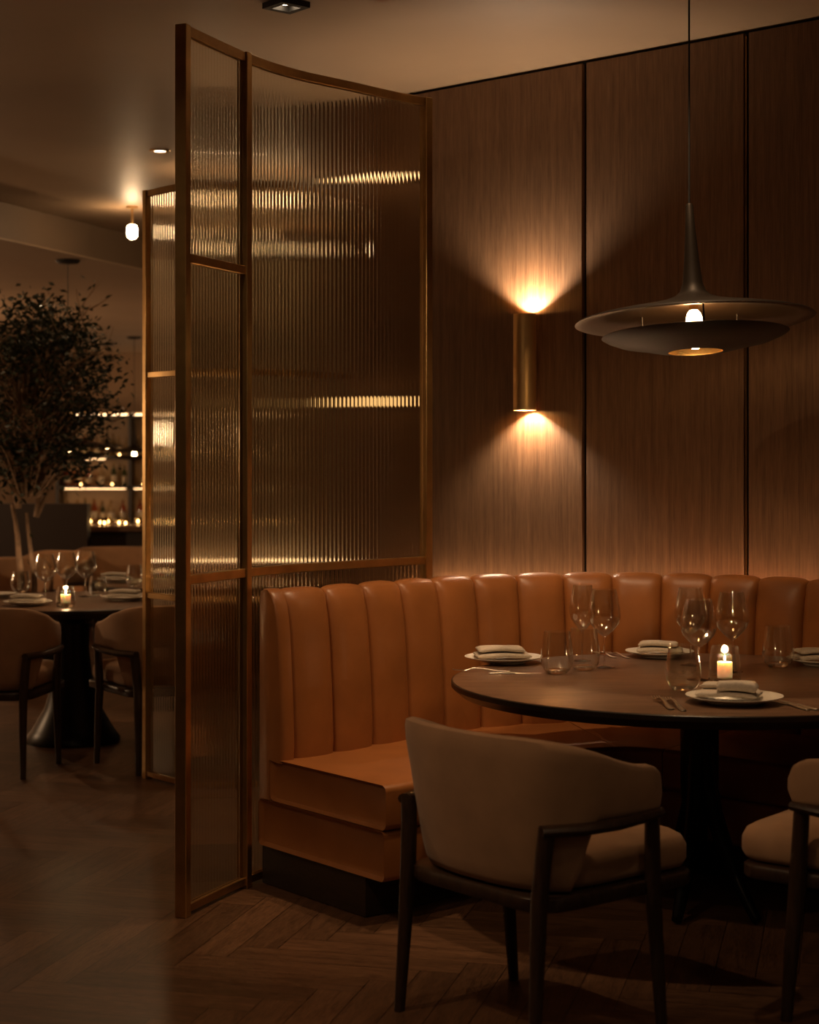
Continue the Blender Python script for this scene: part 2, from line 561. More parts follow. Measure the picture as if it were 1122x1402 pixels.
# backrest: one padded upright per channel
SEC = [(0.095,0.440),(0.100,0.50),(0.096,0.60),(0.090,0.70),(0.083,0.80),(0.075,0.89),(0.066,0.95),(0.055,0.995),(0.036,1.028),(0.010,1.045),(-0.018,1.046),(-0.042,1.034),(-0.048,1.008),(-0.050,0.96),(-0.050,0.80),(-0.050,0.60),(-0.050,0.304),(0.022,0.304),(0.024,0.446)]
def channel(s0, s1):
    mb = MB(); rows = []
    nu = 16
    for i in range(nu+1):
        u = -1 + 2*i/nu
        u = math.copysign(abs(u)**0.6, u)
        puff = max(0.0, 1-abs(u)**3.2)**0.62
        s = (s0+s1)/2 + u*(s1-s0)/2
        row = []
        for j, (n, z) in enumerate(SEC):
            a = SEC[max(j-1,0)]; b = SEC[min(j+1,len(SEC)-1)]
            t = Vector((b[0]-a[0], b[1]-a[1])).normalized()
            nn = Vector((t.y, -t.x))
            w = 0.0 if j >= 13 else (0.55 if j >= 8 else 1.0)
            d = -0.034*(1-puff)*w
            row.append(bpt(s, n+nn.x*d, z+nn.y*d))
        rows.append(row)
    mb.loft(rows)
    return mb
E0 = 0.05
nch = 18
cw = (LB-E0)/nch
for i in range(nch):
    channel(E0+i*cw, E0+(i+1)*cw).build('back_channel', m_leather, bq, BORG, angle=60)
# upholstered end pad that closes the back
mb = MB(); rows = []
secE = [(n*1.04+0.004, z) for n, z in SEC]
cn, cz = 0.02, 0.72
for s, k in ((0.0,0.80),(0.006,0.92),(0.016,0.985),(0.03,1.0),(0.046,1.0),(0.052,0.97)):
    rows.append([bpt(s, cn+(n-cn)*k, cz+(z-cz)*(0.97+0.03*k) if z > cz else z) for n, z in secE])
mb.loft(rows); mb.build('end_pad', m_leather, bq, BORG, angle=60)

# ledge between banquette and wall with a hidden light strip that washes the panelling
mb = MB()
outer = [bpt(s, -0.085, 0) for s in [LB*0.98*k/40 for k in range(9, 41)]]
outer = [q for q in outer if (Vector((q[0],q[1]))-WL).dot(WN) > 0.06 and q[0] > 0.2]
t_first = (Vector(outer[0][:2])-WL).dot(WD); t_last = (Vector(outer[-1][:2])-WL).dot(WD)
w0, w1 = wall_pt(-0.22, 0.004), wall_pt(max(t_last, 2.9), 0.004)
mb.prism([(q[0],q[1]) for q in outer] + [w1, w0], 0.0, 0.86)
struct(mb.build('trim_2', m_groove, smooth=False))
ca, cb = 0.02, 2.75
p = wall_pt((ca+cb)/2, 0.05)
tag(MB().box((p[0],p[1],0.868), (cb-ca,0.02,0.014), ang_w).build('light_strip', e_cove), 'warm light strip hidden behind the leather banquette, washing the wood wall', 'light strip')

# ------------------------------------------------------------------ reeded glass partitions
def partition(pts_px, label, top, rails, posts, zb=0.012, bar=0.034, name='glass_partition', depth=0.03):
    """pts_px: plan curve; posts: arc positions (fraction) of the uprights; rails: (fraction from, to, z list)"""
    pts = [S(*q) for q in pts_px]
    P = Path(pts)
    org = (pts[0][0], pts[0][1], 0)
    root = thing(name, label, 'partition', org)
    def pos(s, n, z):
        q = P.at(s) + P.nor(s)*n
        return (q.x, q.y, z)
    def rail(s0, s1, z0, z1, nm, d=depth, m=m_brass_dark):
        n = max(2, int((s1-s0)/0.03)); rows = []
        for i in range(n+1):
            s = s0+(s1-s0)*i/n
            rows.append([pos(s,-d/2,z0),pos(s,d/2,z0),pos(s,d/2,z1),pos(s,-d/2,z1)])
        return MB().loft(rows).build(nm, m, root, org, angle=30, bevel=0.002, bseg=1)
    sp = [f*P.L for f in posts]
    for s in sp:
        s0 = min(max(s-bar/2, 0), P.L-bar)
        rail(s0, s0+bar, 0.0, top, 'post', depth+0.012, m_brass)
    rail(bar, P.L-bar, top-bar, top-0.001, 'top_rail')
    rail(bar, P.L-bar, zb, zb+bar*0.8, 'bottom_rail')
    for k in range(len(sp)-1):
        a, b = max(sp[k], bar/2)+bar/2, min(sp[k+1], P.L-bar/2)-bar/2
        zs = [zb+bar*0.8] + rails[k] + [top-bar]
        for z in rails[k]: rail(a, b, z-bar*0.45, z+bar*0.45, 'cross_rail', m=m_brass)
        for z0, z1 in zip(zs, zs[1:]):
            z0 = z0 + (bar*0.45 if z0 in rails[k] else 0)
            z1 = z1 - (bar*0.45 if z1 in rails[k] else 0)
            L = b-a
            nf = max(3, round(L/0.021)); sub = 8
            front, back = [], []
            for i in range(nf*sub+1):
                s = a + L*i/(nf*sub)
                ph = (i % sub)/sub
                h = 0.0010*(1-(2*ph-1)**2)
                front.append((s, 0.0035+h)); 
                if i % sub == 0: back.append((s, -0.004))
            sec = front + back[::-1]
            vs = [pos(s,n,z0+0.0005) for s,n in sec] + [pos(s,n,z1-0.0005) for s,n in sec]
            m = len(sec)
            fs = [(i,(i+1)%m,m+(i+1)%m,m+i) for i in range(m)]
            # caps as strips between the fluted and the flat side
            nb = len(back)
            for j in range(nb-1):
                bidx = [m-1-j, m-1-(j+1)]
                fr = list(range(j*sub, (j+1)*sub+1))
                fs.append(tuple([bidx[0]] + fr + [bidx[1]])[::-1])
                fs.append(tuple([m+bidx[0]] + [m+q for q in fr] + [m+bidx[1]]))
            mb = MB(); mb.add(vs, fs)
            mb.build('glass_pane', m_reed, root, org, angle=50)
    return root, P

near_pts = [(247,418),(335,390),(400,374.5),(480,362),(540,352.5),(588,346)]
np_ = Path([S(*q) for q in near_pts])
frac = 0.0
b2 = Vector(S(335,390))
best = min(range(len(np_.p)), key=lambda i: (np_.p[i]-b2).length)
f2 = np_.s[best]/np_.L
partition(near_pts, 'tall brass framed reeded glass partition curving behind the leather banquette', 2.93,
          [[1.105, 2.165],[1.105]], [0.0, f2, 1.0])
far_pts = [(200,290),(250,298.5),(300,302),(360,300),(410,292.5),(452,281)]
partition(far_pts, 'brass framed reeded glass screen farther back, by the set round tables', 2.77,
          [[1.105-0.24, 1.90]]*3, [0.0, 0.33, 0.66, 1.0], bar=0.030)

# ------------------------------------------------------------------ dining table
def round_table(name, label, cx, cy, r, legs, h=0.75, th=0.045):
    t = thing(name, label, 'table', (cx,cy,0))
    MB().lathe([(0,h-0.006),(r-0.006,h-0.006),(r-0.006,h-0.001),(r-0.009,h),(0,h)], 96).build('table_top', m_table, t, angle=35)
    MB().lathe([(0,h-th),(r-0.03,h-th),(r-0.006,h-th+0.02),(r,h-th+0.026),(r,h-0.004),(r-0.003,h-0.0015),(r-0.0055,h-0.0015),(r-0.0055,h-0.0062),(0,h-0.0062)], 96).build('table_edge', m_edge, t, angle=35)
    if legs:
        MB().lathe([(0,h-th-0.001),(0.17,h-th-0.001),(0.17,h-th-0.012),(0.075,h-th-0.03),(0.066,h-0.12),(0.064,0.40),(0.060,0.33),(0.04,0.30),(0,0.30)], 40).build('column', m_iron, t)
        for a in legs:
            d = Vector((math.cos(R(a)), math.sin(R(a)), 0))
            pts = []
            prof = [(0.035,0.56),(0.040,0.48),(0.055,0.40),(0.095,0.31),(0.165,0.21),(0.25,0.115),(0.32,0.05),(0.36,0.018)]
            for rr, z in prof: pts.append(tuple(d*rr + Vector((0,0,z))))
            MB().tube(pts, [0.03,0.033,0.033,0.031,0.028,0.024,0.020,0.017], 10).build('leg', m_iron, t)
    else:
        MB().lathe([(0,h-th-0.001),(0.16,h-th-0.001),(0.15,h-th-0.02),(0.09,h-0.12),(0.085,0.50),(0.10,0.36),(0.15,0.18),(0.22,0.06),(0.25,0.02),(0.25,0.0),(0,0.0)], 40).build('pedestal', m_iron, t)
    return t
TX, TY = (957-561)/400.0, 5.98
round_table('dining_table', 'large round dark wood table on a black splayed pedestal, before the banquette', TX, TY, 0.848, [-111,-69,80,100])

# ------------------------------------------------------------------ chairs
def barrel_chair(label, loc, rz, group=None, fabric=None, wrap=1.0):
    fab = fabric or m_fabric
    t = thing('barrel_chair', label, 'chair', loc, rz, group)
    # U plan of the shell centre line: from left wing tip round the rear to right wing tip
    plan = [(-0.290,0.115),(-0.298,0.03),(-0.300,-0.05),(-0.283,-0.16),(-0.225,-0.245),(-0.12,-0.283),(0,-0.292),(0.12,-0.283),(0.225,-0.245),(0.283,-0.16),(0.300,-0.05),(0.298,0.03),(0.290,0.115)]
    P = Path(plan, 16)
    n = 64; rows = []
    for i in range(n+1):
        u = i/n; s = u*P.L
        c = P.at(s); nn = P.nor(s)          # to the right of walking = away or towards? fixed below
        if nn.dot(-c) < 0: nn = -nn         # inward
        e = abs(2*u-1)                      # 0 rear middle, 1 wing tips
        k = min(1, max(0, (e-0.30)/0.62)); k = k*k*(3-2*k)
        top = 0.805 - 0.095*k
        kb = min(1, max(0, (e-0.50)/0.10)); kb = kb*kb*(3-2*kb)
        bot = 0.405 + (0.585-0.405)*kb
        # rounded tips
        q = max(0.0, (e-0.90)/0.10)
        cap = math.sqrt(max(0.0, 1-q*q))
        mid = (top+bot)/2 - 0.012*q
        hh = (top-bot)/2*(0.30+0.70*cap) if q > 0 else (top-bot)/2
        th = 0.026*(0.35+0.65*cap)
        lean = 0.05*(1-k)                   # the rear leans back at the top
        row = []
        m = 16
        for j in range(m):
            a = 2*PI*j/m
            # superellipse section
            ca, sa = math.cos(a), math.sin(a)
            da = math.copysign(abs(ca)**0.5, ca)*th
            dz = math.copysign(abs(sa)**0.35, sa)*hh
            z = mid + dz
            taper = (z-0.40)/0.40
            off = -lean*taper + 0.02*(1-min(1,max(0,taper)))*(1-k)
            d = da + off
            w = c + nn*d
            row.append((w.x, w.y, z))
        rows.append(row)
    MB().loft(rows).build('backrest', fab, t, angle=60)
    # seat cushion
    def rr(hx, y0, y1, r, z, k=6):
        out = []
        cs = ((hx-r,y1-r,0),(-hx+r,y1-r,90),(-hx+r*1.6,y0+r*1.6,180),(hx-r*1.6,y0+r*1.6,270))
        for idx, (x, y, a0) in enumerate(cs):
            rad = r if idx < 2 else r*1.6
            for i in range(k+1):
                a = R(a0+90*i/k); out.append((x+rad*math.cos(a), y+rad*math.sin(a), z))
        return out
    rows = []
    for ins, z in ((0.03,0.402),(0.008,0.408),(0.0,0.425),(0.0,0.462),(0.010,0.484),(0.030,0.496),(0.07,0.503),(0.13,0.506)):
        rows.append(rr(0.263-ins, -0.243+ins, 0.305-ins, 0.09-ins*0.4, z))
    MB().loft(rows).build('seat_cushion', fab, t, angle=60)
    # seat frame
    rows = []
    for ins, z in ((0.004,0.364),(0.0,0.368),(0.0,0.397),(0.004,0.401)):
        rows.append(rr(0.286-ins, -0.300+ins, 0.275-ins, 0.06, z))
    MB().loft(rows).build('seat_frame', m_chairwood, t, angle=50)
    for sx in (-1, 1):
        # rear leg runs from floor up to the arm, splayed
        MB().tube([(sx*0.305,-0.335,0.0),(sx*0.292,-0.285,0.20),(sx*0.286,-0.250,0.40),(sx*0.318,-0.205,0.52),(sx*0.332,-0.190,0.572)] if False else
                  [(sx*0.270,-0.312,0.0),(sx*0.264,-0.298,0.22),(sx*0.262,-0.288,0.40),(sx*0.268,-0.280,0.50),(sx*0.276,-0.274,0.583)],
                  [0.014,0.018,0.021,0.021,0.021], 10, flat=(1.0,1.15)).build('leg', m_chairwood, t)
        MB().tube([(sx*0.290,0.125,0.0),(sx*0.290,0.108,0.20),(sx*0.289,0.092,0.38),(sx*0.306,0.072,0.572)],
                  [0.014,0.018,0.021,0.019], 10, flat=(1.0,1.15)).build('leg', m_chairwood, t)
        MB().tube([(sx*0.272,-0.292,0.574),(sx*0.316,-0.19,0.574),(sx*0.330,-0.08,0.576),(sx*0.326,0.02,0.580),(sx*0.310,0.098,0.582)],
                  [0.018,0.019,0.019,0.018,0.015], 10, flat=(1.2,0.85)).build('armrest', m_chairwood, t)
    return t
CH_R = math.atan2(-0.78, 0.625)        # local +Y points to (0.78, 0.625)
rl, rr_ = Vector(S(578,491)), Vector(S(728,544))
chair0 = barrel_chair('camel suede barrel chair in front, its back turned to the viewer', (0.385, 4.76, 0), CH_R)

def chair(label, loc, rz, group=None):
    return dup(chair0, loc, rz, label, group)
chair('camel suede barrel chair cut by the right edge of the frame, at the round table', (1.285, 4.84, 0), R(52))
chair('camel barrel chair at left edge, tucked under the candlelit far table', (-2.04, 8.58, 0), R(-8))
chair('camel barrel chair beside the far glass screen, facing the candlelit far table', (-1.24, 8.74, 0), R(34))

# ------------------------------------------------------------------ pendant lamp
def dish_pendant(label, loc, drop, scale=1.0, far=False, canopy=True, group=None, tilt=None):
    """loc is the centre of the rim; drop the distance up to the ceiling"""
    t = thing('pendant_lamp', label, 'lamp', loc, 0, group)
    k = scale
    # thin spun shade: outside cone with stem, inside of satin bronze
    out = [(0.010,0.398),(0.013,0.39),(0.018,0.30),(0.026,0.20),(0.034,0.125),(0.044,0.095),(0.064,0.078),(0.11,0.062),(0.20,0.042),(0.30,0.023),(0.37,0.008),(0.400,-0.001),(0.405,-0.006)]
    inn = [(0.405,-0.006),(0.398,-0.009),(0.36,-0.004),(0.29,0.010),(0.20,0.026),(0.11,0.040),(0.03,0.046),(0,0.047)]
    MB().lathe([(r*k,z*k) for r,z in [(0,0.399)]+out], 72).build('shade', m_shade, t, angle=50)
    MB().lathe([(r*k,z*k) for r,z in inn], 72).build('shade_lining', m_shade_in, t, angle=50)
    # lower dish with the round opening
    d = [(0.094,-0.112),(0.14,-0.106),(0.20,-0.092),(0.26,-0.080),(0.30,-0.064),(0.316,-0.054),(0.312,-0.052),(0.295,-0.060),(0.25,-0.076),(0.19,-0.087),(0.13,-0.100),(0.094,-0.107),(0.094,-0.112)]
    MB().lathe([(r*k,z*k) for r,z in d], 72).build('lower_dish', m_shade, t, angle=50)
    MB().lathe([(r*k,z*k) for r,z in [(0.0925,-0.112),(0.0935,-0.106),(0.0915,-0.100),(0.075,-0.072),(0.064,-0.060),(0.060,-0.060),(0.072,-0.074),(0.089,-0.102),(0.0905,-0.112),(0.0925,-0.112)]], 48).build('reflector_ring', m_gold, t)
    for a in (30, 150, 270):
        x, y = math.cos(R(a))*0.19*k, math.sin(R(a))*0.19*k
        MB().tube([(x,y,-0.090*k),(x,y,0.027*k)], 0.003*k, 8).build('strut', m_shade, t)
    socket = MB().lathe([(0,0.030*k),(0.016*k,0.030*k),(0.016*k,0.045*k),(0,0.045*k)], 20).build('socket', m_gold, t)
    MB().lathe([(r*k,z*k) for r,z in [(0,-0.104),(0.012,-0.101),(0.020,-0.088),(0.026,-0.050),(0.029,-0.015),(0.026,0.008),(0.022,0.020),(0.014,0.030),(0,0.030)]], 24).build('bulb', e_farbulb if far else e_bulb, socket)
    tip = Vector((0,0,0.398*k))
    if tilt:
        E = Matrix.Rotation(R(tilt[0]), 4, 'X') @ Matrix.Rotation(R(tilt[1]), 4, 'Y')
        for ch in t.children: ch.matrix_basis = E
        tip = E @ tip
    MB().tube([tuple(tip),(tip.x,tip.y,drop)], 0.0035, 8).build('cord' if not far else 'rod', m_black, t)
    if canopy:
        MB().lathe([(0,drop-0.001),(0.09,drop-0.001),(0.09,drop-0.012),(0.075,drop-0.025),(0.01,drop-0.032),(0,drop-0.032)], 36).build('canopy', m_black, t)
    return t
pz = 1.5 + (630-437)/403.0
dish_pendant('wide black and bronze dish pendant lamp hanging low over the set dining table', ((951-561)/403.0, F/403.0, pz), CEIL-pz, tilt=(-4.3, -1.8))

# ------------------------------------------------------------------ wall sconce
ts = wall_t(731)
sx, sy = wall_pt(ts, 0.064)
s_w = F/sy
z_top, z_bot = Zof(430, s_w), Zof(562, s_w)
zm = (z_top+z_bot)/2
hs = (z_top-z_bot)/2
sc = thing('wall_sconce', 'brass cylinder sconce casting light up and down the wood wall', 'wall lamp', (sx, sy, zm))
rt = 0.051
MB().lathe([(rt-0.003,-hs),(rt,-hs),(rt,hs),(rt-0.003,hs),(rt-0.003,0.06),(0,0.06),(0,-0.06),(rt-0.003,-0.06),(rt-0.003,-hs)], 48).build('tube', m_sconce, sc, angle=35)
q = WN*(-0.0535)
MB().box((q.x*0.97, q.y*0.97, 0), (0.05, 0.018, 0.16), ang_w).build('wall_bracket', m_brass_dark, sc, bevel=0.002)
for zz, nm in ((0.062,'lens'),(-0.062,'lens')):
    MB().lathe([(0,zz-0.001),(0.03,zz-0.001),(0.03,zz+0.001),(0,zz+0.001)], 24).build(nm, emit('sconce_lens_glow',(1.0,0.66,0.36),6.0), sc)
light('sconce_up_light', 'POINT', (sx, sy, z_top-0.040), 40.0, (1.0,0.77,0.54), 0.012)
light('sconce_down_light', 'POINT', (sx, sy, z_bot+0.040), 26.0, (1.0,0.77,0.54), 0.012)

def bar_lamp(label, px, py, length, glow, h):  # lamps added to give the bright rows seen through the reeded glass
    tt = wall_t(px)
    x, y = wall_pt(tt, 0.05)
    z = Zof(py, F/y)
    t = thing('added_bar_lamp', label, 'wall lamp', (x, y, z), ang_w)
    MB().box((0,0.03,0), (length*1.04,0.03,h*1.2)).build('back_rail', m_brass_dark, t, bevel=0.002)
    MB().tube([(-length/2,0,0),(length/2,0,0)], h/2, 12).build('light_tube', glow, t)
    return t
bar_lamp('added long amber bar lamp on the wood wall behind the reeded glass, at eye level', 528, 550, 0.36, emit('amber_tube_glow',(1.0,0.58,0.22),1.3), 0.045)
bar_lamp('added slim bar lamp high on the wood wall behind the reeded glass', 535, 243, 0.34, emit('slim_tube_glow',(1.0,0.60,0.28),3.0), 0.022)

# ------------------------------------------------------------------ downlight fittings, with the added ones beyond the frame
for (x, y, p_, t_, a_), lab, sq in (
        (DOWN[5], 'square black recessed downlight at top edge above the glass partition', True),
        (DOWN[6], 'round recessed downlight left of the glass partition top', False),
        (DOWN[7], 'small recessed downlight far back above the tree', False),
        (DOWN[8], 'added recessed downlight above the aisle beside the far screen', False),
        (DOWN[0], 'added recessed downlight above the left end of the banquette', False),
        (DOWN[1], 'added recessed downlight above the table', False),
        (DOWN[2], 'added recessed downlight above the front chair', False),
        (DOWN[3], 'added recessed downlight above the aisle floor', False),
        (DOWN[4], 'added recessed downlight above the right chair', False)):
    zc = LOW if y > 14 else CEIL
    d = thing('downlight', lab, 'ceiling light', (x, y, zc))
    if sq:
        mb = MB()
        for (cx_, cy_, w_, h_) in ((0,0.052,0.13,0.026),(0,-0.052,0.13,0.026),(0.052,0,0.026,0.078),(-0.052,0,0.026,0.078)):
            mb.box((cx_,cy_,-0.012), (w_,h_,0.022), 0)
        mb.build('bezel', m_black, d, smooth=False)
        bez = d.children[0]
        d.rotation_euler = (0,0,R(40))
        MB().lathe([(0,-0.003),(0.034,-0.003),(0.034,-0.001),(0,-0.001)], 28).build('lamp_face', e_spot, bez)
    else:
        MB().lathe([(0.034,-0.001),(0.036,-0.008),(0.055,-0.008),(0.060,-0.001),(0.034,-0.001)], 36).build('bezel', m_brass_dark, d)
        bez = d.children[0]
        MB().lathe([(0,-0.004),(0.033,-0.004),(0.033,-0.001),(0,-0.001)], 28).build('lamp_face', e_spot, bez)

# bright little ceiling lamps, added out of view for glints in glass and brass
e_glint_lamp = emit('glint_lamp_glow', (1.0,0.70,0.44), 900.0)
for k, (x, y, lab) in enumerate(((-1.5,1.6,'small ceiling lamp added for glints, leftmost of the front row'),(0.1,1.9,'small ceiling lamp added for glints, middle of the front row'),
                                 (1.9,1.7,'small ceiling lamp added for glints, rightmost of the front row'),(-2.3,-0.4,'small ceiling lamp added for glints, leftmost of the back row'),
                                 (0.6,-0.6,'small ceiling lamp added for glints, middle of the back row'),(2.9,-0.3,'small ceiling lamp added for glints, rightmost of the back row'))):
    d = thing('downlight', lab, 'ceiling light', (x, y, CEIL))
    bz = MB().lathe([(0.0165,-0.001),(0.018,-0.008),(0.034,-0.008),(0.038,-0.001),(0.0165,-0.001)], 36).build('bezel', m_brass_dark, d)
    MB().lathe([(0,-0.005),(0.0105,-0.005),(0.016,-0.002),(0.016,-0.001),(0,-0.001)], 28).build('lamp_face', e_glint_lamp, bz)

# ------------------------------------------------------------------ tableware
WG = 'wine glasses'
def wine_glass(label, loc, h=0.283, r=0.060, group=None, seg=36):
    t = thing('wine_glass', label, 'wine glass', loc, 0, group)
    zb = h*0.40
    hb = h-zb
    o = [(0.004,0.0),(0.014,0.005),(r*0.55,hb*0.13),(r*0.86,hb*0.26),(r*0.985,hb*0.38),(r*1.0,hb*0.46),(r*0.95,hb*0.62),(r*0.85,hb*0.80),(r*0.72,hb*1.0)]
    w = 0.0012
    i_ = [(max(0.0, a-w), b+ (0.004 if n < 2 else 0.0)) for n, (a, b) in enumerate(o)]
    i_[0] = (0, 0.006)
    MB().lathe([(a,zb+b) for a,b in o] + [(a,zb+b) for a,b in i_[::-1]], seg).build('bowl', m_glass, t, angle=60)
    MB().lathe([(0.004,0.008),(0.0035,zb*0.5),(0.004,zb*0.9),(0.0065,zb),(0,zb)], 14).build('stem', m_solid, t, angle=60)
    MB().lathe([(0,0.0005),(r*0.64,0.0005),(r*0.65,0.002),(r*0.3,0.005),(0.004,0.009),(0,0.009)], seg).build('foot', m_solid, t, angle=60)
    return t
def tumbler(label, loc, h=0.148, r=0.058, group=None, seg=36):
    t = thing('tumbler', label, 'water glass', loc, 0, group)
    o = [(r*0.60,0.002),(r*0.80,0.012),(r*0.95,0.030),(r*1.0,0.052),(r*0.985,0.075),(r*0.92,h*0.68),(r*0.80,h)]
    w = 0.0016
    MB().lathe([(a,b) for a,b in o] + [(a-w,b) for a,b in o[::-1][:-1]] + [(r*0.55,0.016),(0,0.015)], seg).build('wall', m_glass, t, angle=60)
    MB().lathe([(0,0.001),(r*0.58,0.001),(r*0.60,0.004),(r*0.52,0.0145),(0,0.0145)], seg).build('base', m_solid, t, angle=50)
    return t
def plate(label, loc, r=0.145, group=None):
    o = MB().lathe([(0,0.006),(r*0.55,0.006),(r*0.66,0.008),(r*0.93,0.019),(r,0.022),(r,0.0245),(r*0.985,0.0245),(r*0.66,0.0125),(r*0.55,0.010),(0,0.010),], 64)
    o.lathe([(r*0.48,0.006),(r*0.48,0.0008),(r*0.55,0.0008),(r*0.57,0.006)], 48)
    b = o.build('plate', m_china, None, angle=50)
    b.location = loc
    return tag(b, label, 'plate', group)
def napkin(label, loc, rz, lx=0.19, ly=0.12, group=None, style=0):
    t = thing('napkin', label, 'napkin', loc, rz, group)
    rnd = random.Random(int(loc[0]*1000)+int(loc[1]*77))
    def slab(x0, x1, y0, y1, z0, z1, bend, name, tilt=0.0):
        nx, k = 14, 8
        rows = []
        for i in range(nx+1):
            u = i/nx; x = x0+(x1-x0)*u
            e = min(1.0, min(u, 1-u)*nx/1.0)
            row = []
            for j in range(16):
                a = 2*PI*j/16
                ca, sa = math.cos(a), math.sin(a)
                y = (y0+y1)/2 + math.copysign(abs(ca)**0.35, ca)*(y1-y0)/2
                hz = (z1-z0)/2*(0.35+0.65*e)
                z = (z0+z1)/2 + math.copysign(abs(sa)**0.6, sa)*hz
                z += bend*(math.sin(u*PI)) + tilt*(y-y0) + 0.0012*math.sin(y*90+x*40)
                row.append((x + 0.004*math.sin(y*55), y, z))
            rows.append(row)
        return MB().loft(rows).build(name, m_linen, t, angle=65)
    slab(-lx/2, lx/2, -ly/2, ly/2, 0.0, 0.017, 0.003, 'lower_fold')
    if style == 0:
        slab(-lx*0.46, lx*0.40, -ly*0.40, ly*0.47, 0.0205, 0.037, 0.004, 'upper_fold')
    else:
        slab(-lx*0.15, lx*0.50, -ly*0.52, -ly*0.05, 0.0205, 0.050, 0.003, 'rolled_fold')
        slab(-lx*0.48, lx*0.35, -ly*0.02, ly*0.48, 0.0205, 0.034, 0.004, 'upper_fold')
    return t
def strip_mesh(cols):
    """cols: (y, half width, z, thickness) -> flat rounded bar along Y"""
    rows = []
    for y, w, z, th in cols:
        rows.append([(-w,y,z+th*0.3),(-w*0.6,y,z),(w*0.6,y,z),(w,y,z+th*0.3),(w*0.9,y,z+th*0.8),(w*0.5,y,z+th),(-w*0.5,y,z+th),(-w*0.9,y,z+th*0.8)])
    return rows
def fork(label, loc, rz, k=1.0, group=None):
    t = thing('fork', label, 'fork', loc, rz, group)
    mb = MB()
    mb.loft(strip_mesh([(-0.105,0.004,0.002,0.003),(-0.100,0.009,0.001,0.004),(-0.06,0.008,0.002,0.004),(-0.01,0.004,0.010,0.004),(0.03,0.004,0.013,0.004),(0.045,0.008,0.010,0.0035),(0.055,0.0125,0.007,0.003),(0.066,0.0125,0.006,0.0025)]))
    mb.build('handle', m_steel, t, angle=60)
    mb = MB()
    for x in (-0.0105,-0.0035,0.0035,0.0105):
        mb.loft([[(x+a*0.0018,y,z+b*0.001) for a,b in ((-1,-1),(1,-1),(1,1),(-1,1))] for y,z in ((0.064,0.0075),(0.08,0.006),(0.098,0.007),(0.108,0.0095))])
    mb.build('tines', m_steel, t, angle=60)
    t.scale = (k,k,k)
    return t
def knife(label, loc, rz, k=1.0, group=None):
    t = thing('table_knife', label, 'knife', loc, rz, group)
    MB().loft(strip_mesh([(-0.115,0.005,0.001,0.005),(-0.11,0.0085,0.0005,0.006),(-0.04,0.0075,0.0005,0.006),(-0.005,0.005,0.001,0.005),(0.004,0.005,0.001,0.0045)])).build('handle', m_steel, t, angle=60)
    MB().loft(strip_mesh([(0.004,0.005,0.0015,0.0035),(0.02,0.009,0.001,0.002),(0.08,0.0095,0.001,0.0018),(0.108,0.006,0.001,0.0016),(0.117,0.001,0.001,0.0014)])).build('blade', m_steel, t, angle=60)
    t.scale = (k,k,k)
    return t
def votive(label_h, label_c, loc, h=0.124, r=0.056, power=0.6):
    t = thing('votive_holder', label_h, 'candle holder', loc)
    o = [(r*0.90,0.002),(r*0.98,0.010),(r,0.022),(r*0.97,0.05),(r*0.90,h*0.7),(r*0.80,h)]
    w = 0.002
    MB().lathe(o + [(a-w,b) for a,b in o[::-1][:-1]] + [(r*0.93,0.021),(0,0.021)], 40).build('glass_wall', m_glass_thin, t, angle=60)
    MB().lathe([(0,0.001),(r*0.88,0.001),(r*0.93,0.008),(r*0.92,0.0205),(0,0.0205)], 40).build('glass_base', m_solid, t, angle=50)
    c = thing('candle', label_c, 'candle', (loc[0],loc[1],loc[2]+0.0215))
    hc = h*0.40
    wax = MB().lathe([(0,0),(0.025,0),(0.0255,0.003),(0.0255,hc-0.003),(0.024,hc),(0.018,hc-0.002),(0,hc-0.004)], 28).build('wax', m_wax, c, angle=40)
    MB().tube([(0,0,hc-0.004),(0.001,0,hc+0.004),(0.002,0,hc+0.009)], 0.0009, 6).build('wick', m_wick, wax)
    MB().lathe([(0,hc+0.003),(0.0030,hc+0.006),(0.0040,hc+0.010),(0.0030,hc+0.016),(0.0012,hc+0.022),(0,hc+0.025)], 14).build('flame', e_flame, c)
    light('candle_light', 'POINT', (loc[0],loc[1],loc[2]+0.0215+hc+0.019), power, WARMER, 0.013)
    return t

# on the large table ---------------------------------------------------------
A = on_table(690, 907)
plate('ivory plate at the left of the large table, under a folded napkin', A)
napkin('folded linen napkin on the leftmost plate of the large table', (A[0]-0.005,A[1]+0.005,0.7692), R(6), 0.20, 0.13)
B = (0.955, 6.69, 0.75)
plate('ivory plate at the back of the large table, behind the front wine glass', B, 0.130)
napkin('folded linen napkin on the back plate near the leather backrest', (B[0],B[1]-0.005,0.7692), R(-8), 0.17, 0.11)
Cc = (1.52, 6.43, 0.75)
plate('ivory plate at right edge of the frame, on the far side of the large table', Cc, 0.135)
napkin('folded linen napkin on the plate cut by the right edge of the frame', (Cc[0]-0.02,Cc[1],0.7692), R(10), 0.17, 0.11)
D = on_table(1006, 962)
plate('ivory plate at the front of the large table, before the candle', D, 0.150)
napkin('linen napkin with a rolled fold on the front plate, before the candle', (D[0]-0.015,D[1]+0.01,0.7692), R(-20), 0.19, 0.14, style=1)
def tw(px, py, dz=0.0003):
    q = on_table(px, py); return (q[0], q[1], 0.75+dz)
tumbler('empty stemless water glass right of the leftmost plate, in front of its twin', tw(763,922))
tumbler('empty stemless water glass directly behind the tall wine glass, left group', tw(800,917))
wine_glass('tall wine glass at front of the left group on the large table', tw(828,914))
wine_glass('narrower wine glass half hidden at the back of the left group', tw(798,905), 0.283, 0.050)
wine_glass('wine glass left of the candle, nearest of the three beside it', tw(957,931), 0.275, 0.062)
wine_glass('wine glass farthest back of the three near the candle', tw(946,911))
wine_glass('wine glass right of the others, rising just behind the lit candle', tw(1003,920))
